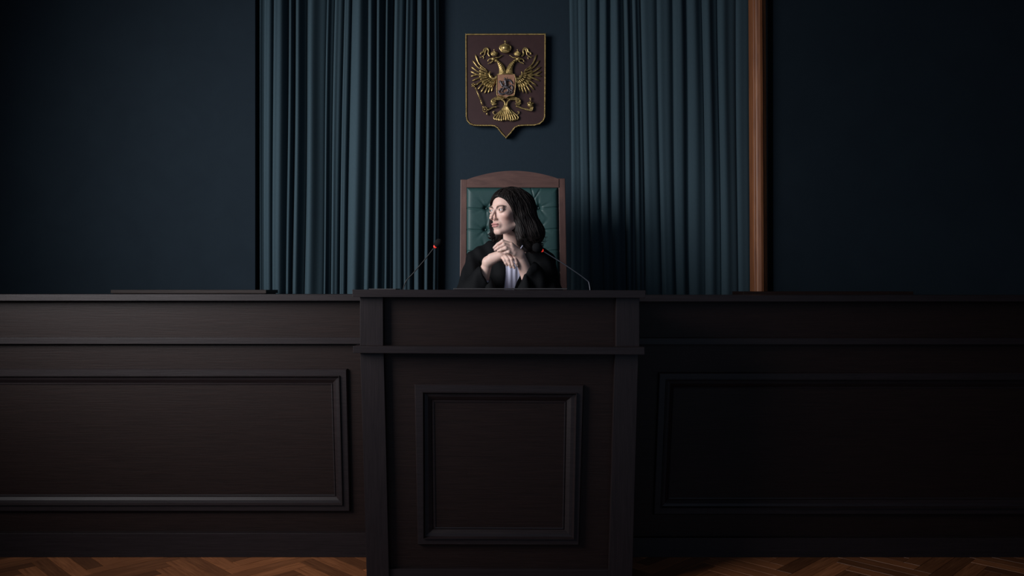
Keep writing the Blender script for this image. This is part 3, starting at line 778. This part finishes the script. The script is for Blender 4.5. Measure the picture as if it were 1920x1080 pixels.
# shirt
def shirt_f(p):
    d = torso(p)+.010+.002*np.sin(p[:, 0]*260+.5)*(p[:, 2] < 1.48)
    d = smax(d, (p[:, 1]-.78), .003); d = smax(d, np.abs(p[:, 0]-.008)-.075, .003); d = smax(d, 1.10-p[:, 2], .003)
    return smax(d, -s_cap(p, W(962, 425, 4.16), W(962, 468, 4.225), .050, .055), .004)
sv, sq = surf(shirt_f, (-.10, .45, 1.05), (.12, .82, 1.6), .0026)
link('shirt', np_mesh(sv, sq), shirt_m, per)
bm = bmesh.new(); tube(bm, spline([W(986, 452, 4.17), W(981.5, 458, 4.12), W(978.5, 463, 4.095), W(975, 468, 4.085), W(971, 474, 4.09)], 4), [.003]*16+[.002], 8)
link('collar', from_bm(bm), shirt_m, per, True)
bm = bmesh.new(); tube(bm, [W(903, 545, 4.10), W(910.5, 526, 4.07), W(911, 523, 4.068)], [.037, .0335, .032], 24, False)
link('shirt_cuff', from_bm(bm), shirt_m, per, True)

# hair
def cap_cut(q):
    yb = np.interp(q[:, 2], [-.13, -.10, -.047, .027, .06, .09], [-.004, -.010, -.014, -.050, -.066, -.075])
    yb = np.where(q[:, 0] < 0, yb-.004, yb)
    zh = .0655-8*(q[:, 0]-.004)**2
    return np.maximum(q[:, 1]-yb, np.maximum(q[:, 2]-zh, q[:, 0]*0-.2))
def hair_base(p):
    q = to_local(p)
    d = s_ell(p, tuple(W(962.5, 394, 4.165)), (.1085, .105, .1125))
    d = smin(d, s_ell(q, (0, .012, .024), (.084, .104, .0905))*HS, .01)
    d = smin(d, chain(q, [(.070, .004, .02), (.076, .010, -.03), (.072, .012, -.09)], [.016, .018, .02], .01)*HS, .015)
    d = smin(d, chain(p, [W(981, 385, 4.145), W(986, 413, 4.125), W(995, 437, 4.13), W(990, 458, 4.15)], [.050, .049, .062, .040], .03), .03)
    d = smin(d, chain(p, [W(945, 390, 4.23), W(938, 420, 4.235), W(932, 440, 4.22), W(926, 446, 4.20)], [.06, .05, .03, .018], .02), .03)
    d = smin(d, chain(p, [W(972, 420, 4.10), W(977, 440, 4.09), W(975, 456, 4.11)], [.022, .026, .016], .02), .02)
    q = to_local(p)
    d = smax(d, -cap_cut(q)*HS, .006)
    return d
def hair_f(p):
    d = hair_base(p); q = p-A3(W(955, 360, 4.12))
    ang = np.arctan2(q[:, 1]+.05, q[:, 0]); 
    st = np.sin(ang*46+q[:, 2]*60+2.2*np.sin(q[:, 2]*38+ang*5))
    st2 = np.sin(ang*23-q[:, 2]*35+1.3)
    return d+.0007*st+.0012*st2
gv, gq = surf(hair_f, (HC.x-.14, HC.y-.14, 1.44), (HC.x+.23, HC.y+.26, 1.84), .0024)
hair = link('hair', np_mesh(gv, gq), hair_m, per)
# locks running over the hair surface
def grad(p):
    e = .002; g = []
    for a in range(3):
        o = np.zeros(3, f32); o[a] = e; g.append(hair_base(p+o)-hair_base(p-o))
    g = np.stack(g, 1); return g/(np.linalg.norm(g, axis=1)[:, None]+1e-9)
rng = np.random.default_rng(3); NLK = 750
th = rng.uniform(0, 2*PI, NLK); ph = rng.uniform(.1, 1.6, NLK)
cen = A3(W(962, 392, 4.16)); P = cen+np.stack([np.cos(th)*np.sin(ph), np.sin(th)*np.sin(ph), np.cos(ph)], 1).astype(f32)*.13
crest = A3(W(946, 352, 4.10)); paths = [[] for _ in range(NLK)]; phase = rng.uniform(0, 6.28, NLK); alive = np.ones(NLK, bool); lift = rng.uniform(-.002, .003, NLK).astype(f32)
for step in range(34):
    for _ in range(2):
        P = P-grad(P)*(hair_base(P)-lift)[:, None]
    cc = cap_cut(to_local(P)); alive &= ~(cc < -.0015)
    alive &= (P[:, 2] > 1.478)
    for i in range(NLK):
        if alive[i]: paths[i].append(P[i].copy())
    away = P-crest; away[:, 2] *= .3; away /= np.linalg.norm(away, axis=1)[:, None]+1e-6
    dirv = away*.5+np.array([0.06, 0, -1.0])*min(1, .3+step*.06)
    s = np.sin(step*.55+phase)*.35
    dirv[:, 0] += s*.8; dirv[:, 1] += s*.5
    g = grad(P); dirv = dirv-g*(dirv*g).sum(1)[:, None]; dirv /= np.linalg.norm(dirv, axis=1)[:, None]+1e-6
    P = (P+dirv*.0085).astype(f32)
bm = bmesh.new()
for i in range(NLK):
    q = paths[i]
    if len(q) < 6: continue
    pts = [Vector(map(float, v)) for v in q]
    if pts[-1].z < 1.56 and pts[-1].x > .02:             # curl the ends outwards
        l = pts[-1]; r_ = rng.uniform(.3, 1); pts += [l+Vector((.008, -.002, -.006))*r_, l+Vector((.020, -.002, -.006))*r_, l+Vector((.030, -.002, .0))*r_]
    n = len(pts); R0 = rng.uniform(.0010, .0027)
    tube(bm, pts, [R0*(.35+.65*math.sin(PI*min(1, (k+1)/n*.95))**.7)*(1 if k < n-3 else .55) for k in range(n)], 5, True, .7)
props(link('hair_locks', from_bm(bm), hair_m, hair, True), kind='stuff')
# flicked ends left of the jaw and at the right
bm = bmesh.new()
for i in range(36):
    a = W(930+rng.uniform(-3, 6), 436+rng.uniform(-6, 8), 4.2); e_ = W(915+rng.uniform(-1, 7), 440+rng.uniform(-3, 9), 4.18)
    mid = (a+e_)/2+Vector((0, 0, -.008)); tube(bm, spline([a, mid, e_], 4), [.004, .004, .0036, .0034, .003, .0025, .002, .0015, .0008], 5)
for i in range(110):
    y0 = rng.uniform(405, 455); a = W(998+rng.uniform(-8, 8), y0, 4.12+rng.uniform(-.03, .04)); e_ = W(1012+rng.uniform(-7, 9)-max(0, 425-y0)*.35, y0+rng.uniform(4, 14), 4.12)
    mid = (a+e_)/2+Vector((.004, -.004, -.008)); tube(bm, spline([a, mid, e_], 4), [.0045, .0042, .004, .0036, .003, .0026, .002, .0015, .0008], 5)
props(link('hair_ends', from_bm(bm), hair_m, hair, True), kind='stuff')

# ------------------------------------------------------------------ microphones and folder
def mic(base, pts, head, hr, d, label):
    b0 = W(base, 560, d); t = empty('gooseneck_microphone', (b0.x, b0.y, 1.2), label, 'microphone', 'gooseneck microphones on the desk')
    link('base', boxme((b0.x-.045, b0.y-.06, 1.2), (b0.x+.045, b0.y+.06, 1.235), .008), black_m, t)
    S = spline([Vector((b0.x, b0.y, 1.23))]+[W(x, y, d+e) for x, y, e in pts], 6)
    bm = bmesh.new(); tube(bm, S, .0026, 8); link('gooseneck', from_bm(bm), steel if base > 960 else black_m, t, True)
    a = S[-1]; h = W(*head); ax = (h-a).normalized()
    bm = bmesh.new(); tube(bm, [a-ax*.002, a+ax*.002, a+ax*.006, a+ax*.009], [.006, .0085, .0085, .006], 16); link('light_ring', from_bm(bm), red_ring, t, True)
    bm = bmesh.new(); tube(bm, [a+ax*.009, a+ax*.013, h-ax*hr*.3, h+ax*hr*.35, h+ax*hr*.8, h+ax*hr*.97], [.007, hr*.8, hr, hr*.95, hr*.55, hr*.1], 18); link('foam_head', from_bm(bm), foam, t, True)
mic(753, [(759, 532, 0), (775, 512, 0), (798, 485, 0), (815, 463, 0)], (823, 454, 3.93), .017, 3.95, 'black gooseneck microphone left of the woman, in front of the curtain')
mic(1108, [(1105, 534, 0), (1097, 523, 0), (1060, 497, -.01), (1017, 470, -.02)], (1006.5, 464, 3.82), .022, 3.86, 'steel gooseneck microphone right of the woman, its head before her shoulder')
fz = W(0, 543, 3.55).z
bm = bmesh.new(); box(bm, (W(852, 0, 3.7).x, .03, fz), (W(1062, 0, 3.7).x, .20, fz+.006), .002)
fo = link('document_folder', from_bm(bm), paper_m); props(fo, 'thin dark grey folder lying on the desk top in front of the woman', 'folder')
bm = bmesh.new(); box(bm, (W(695, 0, 3.7).x, .05, fz), (W(745, 0, 3.7).x, .19, fz+.004), .001)
fo = link('notepad', from_bm(bm), paper_m); props(fo, 'small flat dark notepad on the left end of the desk top', 'notepad')
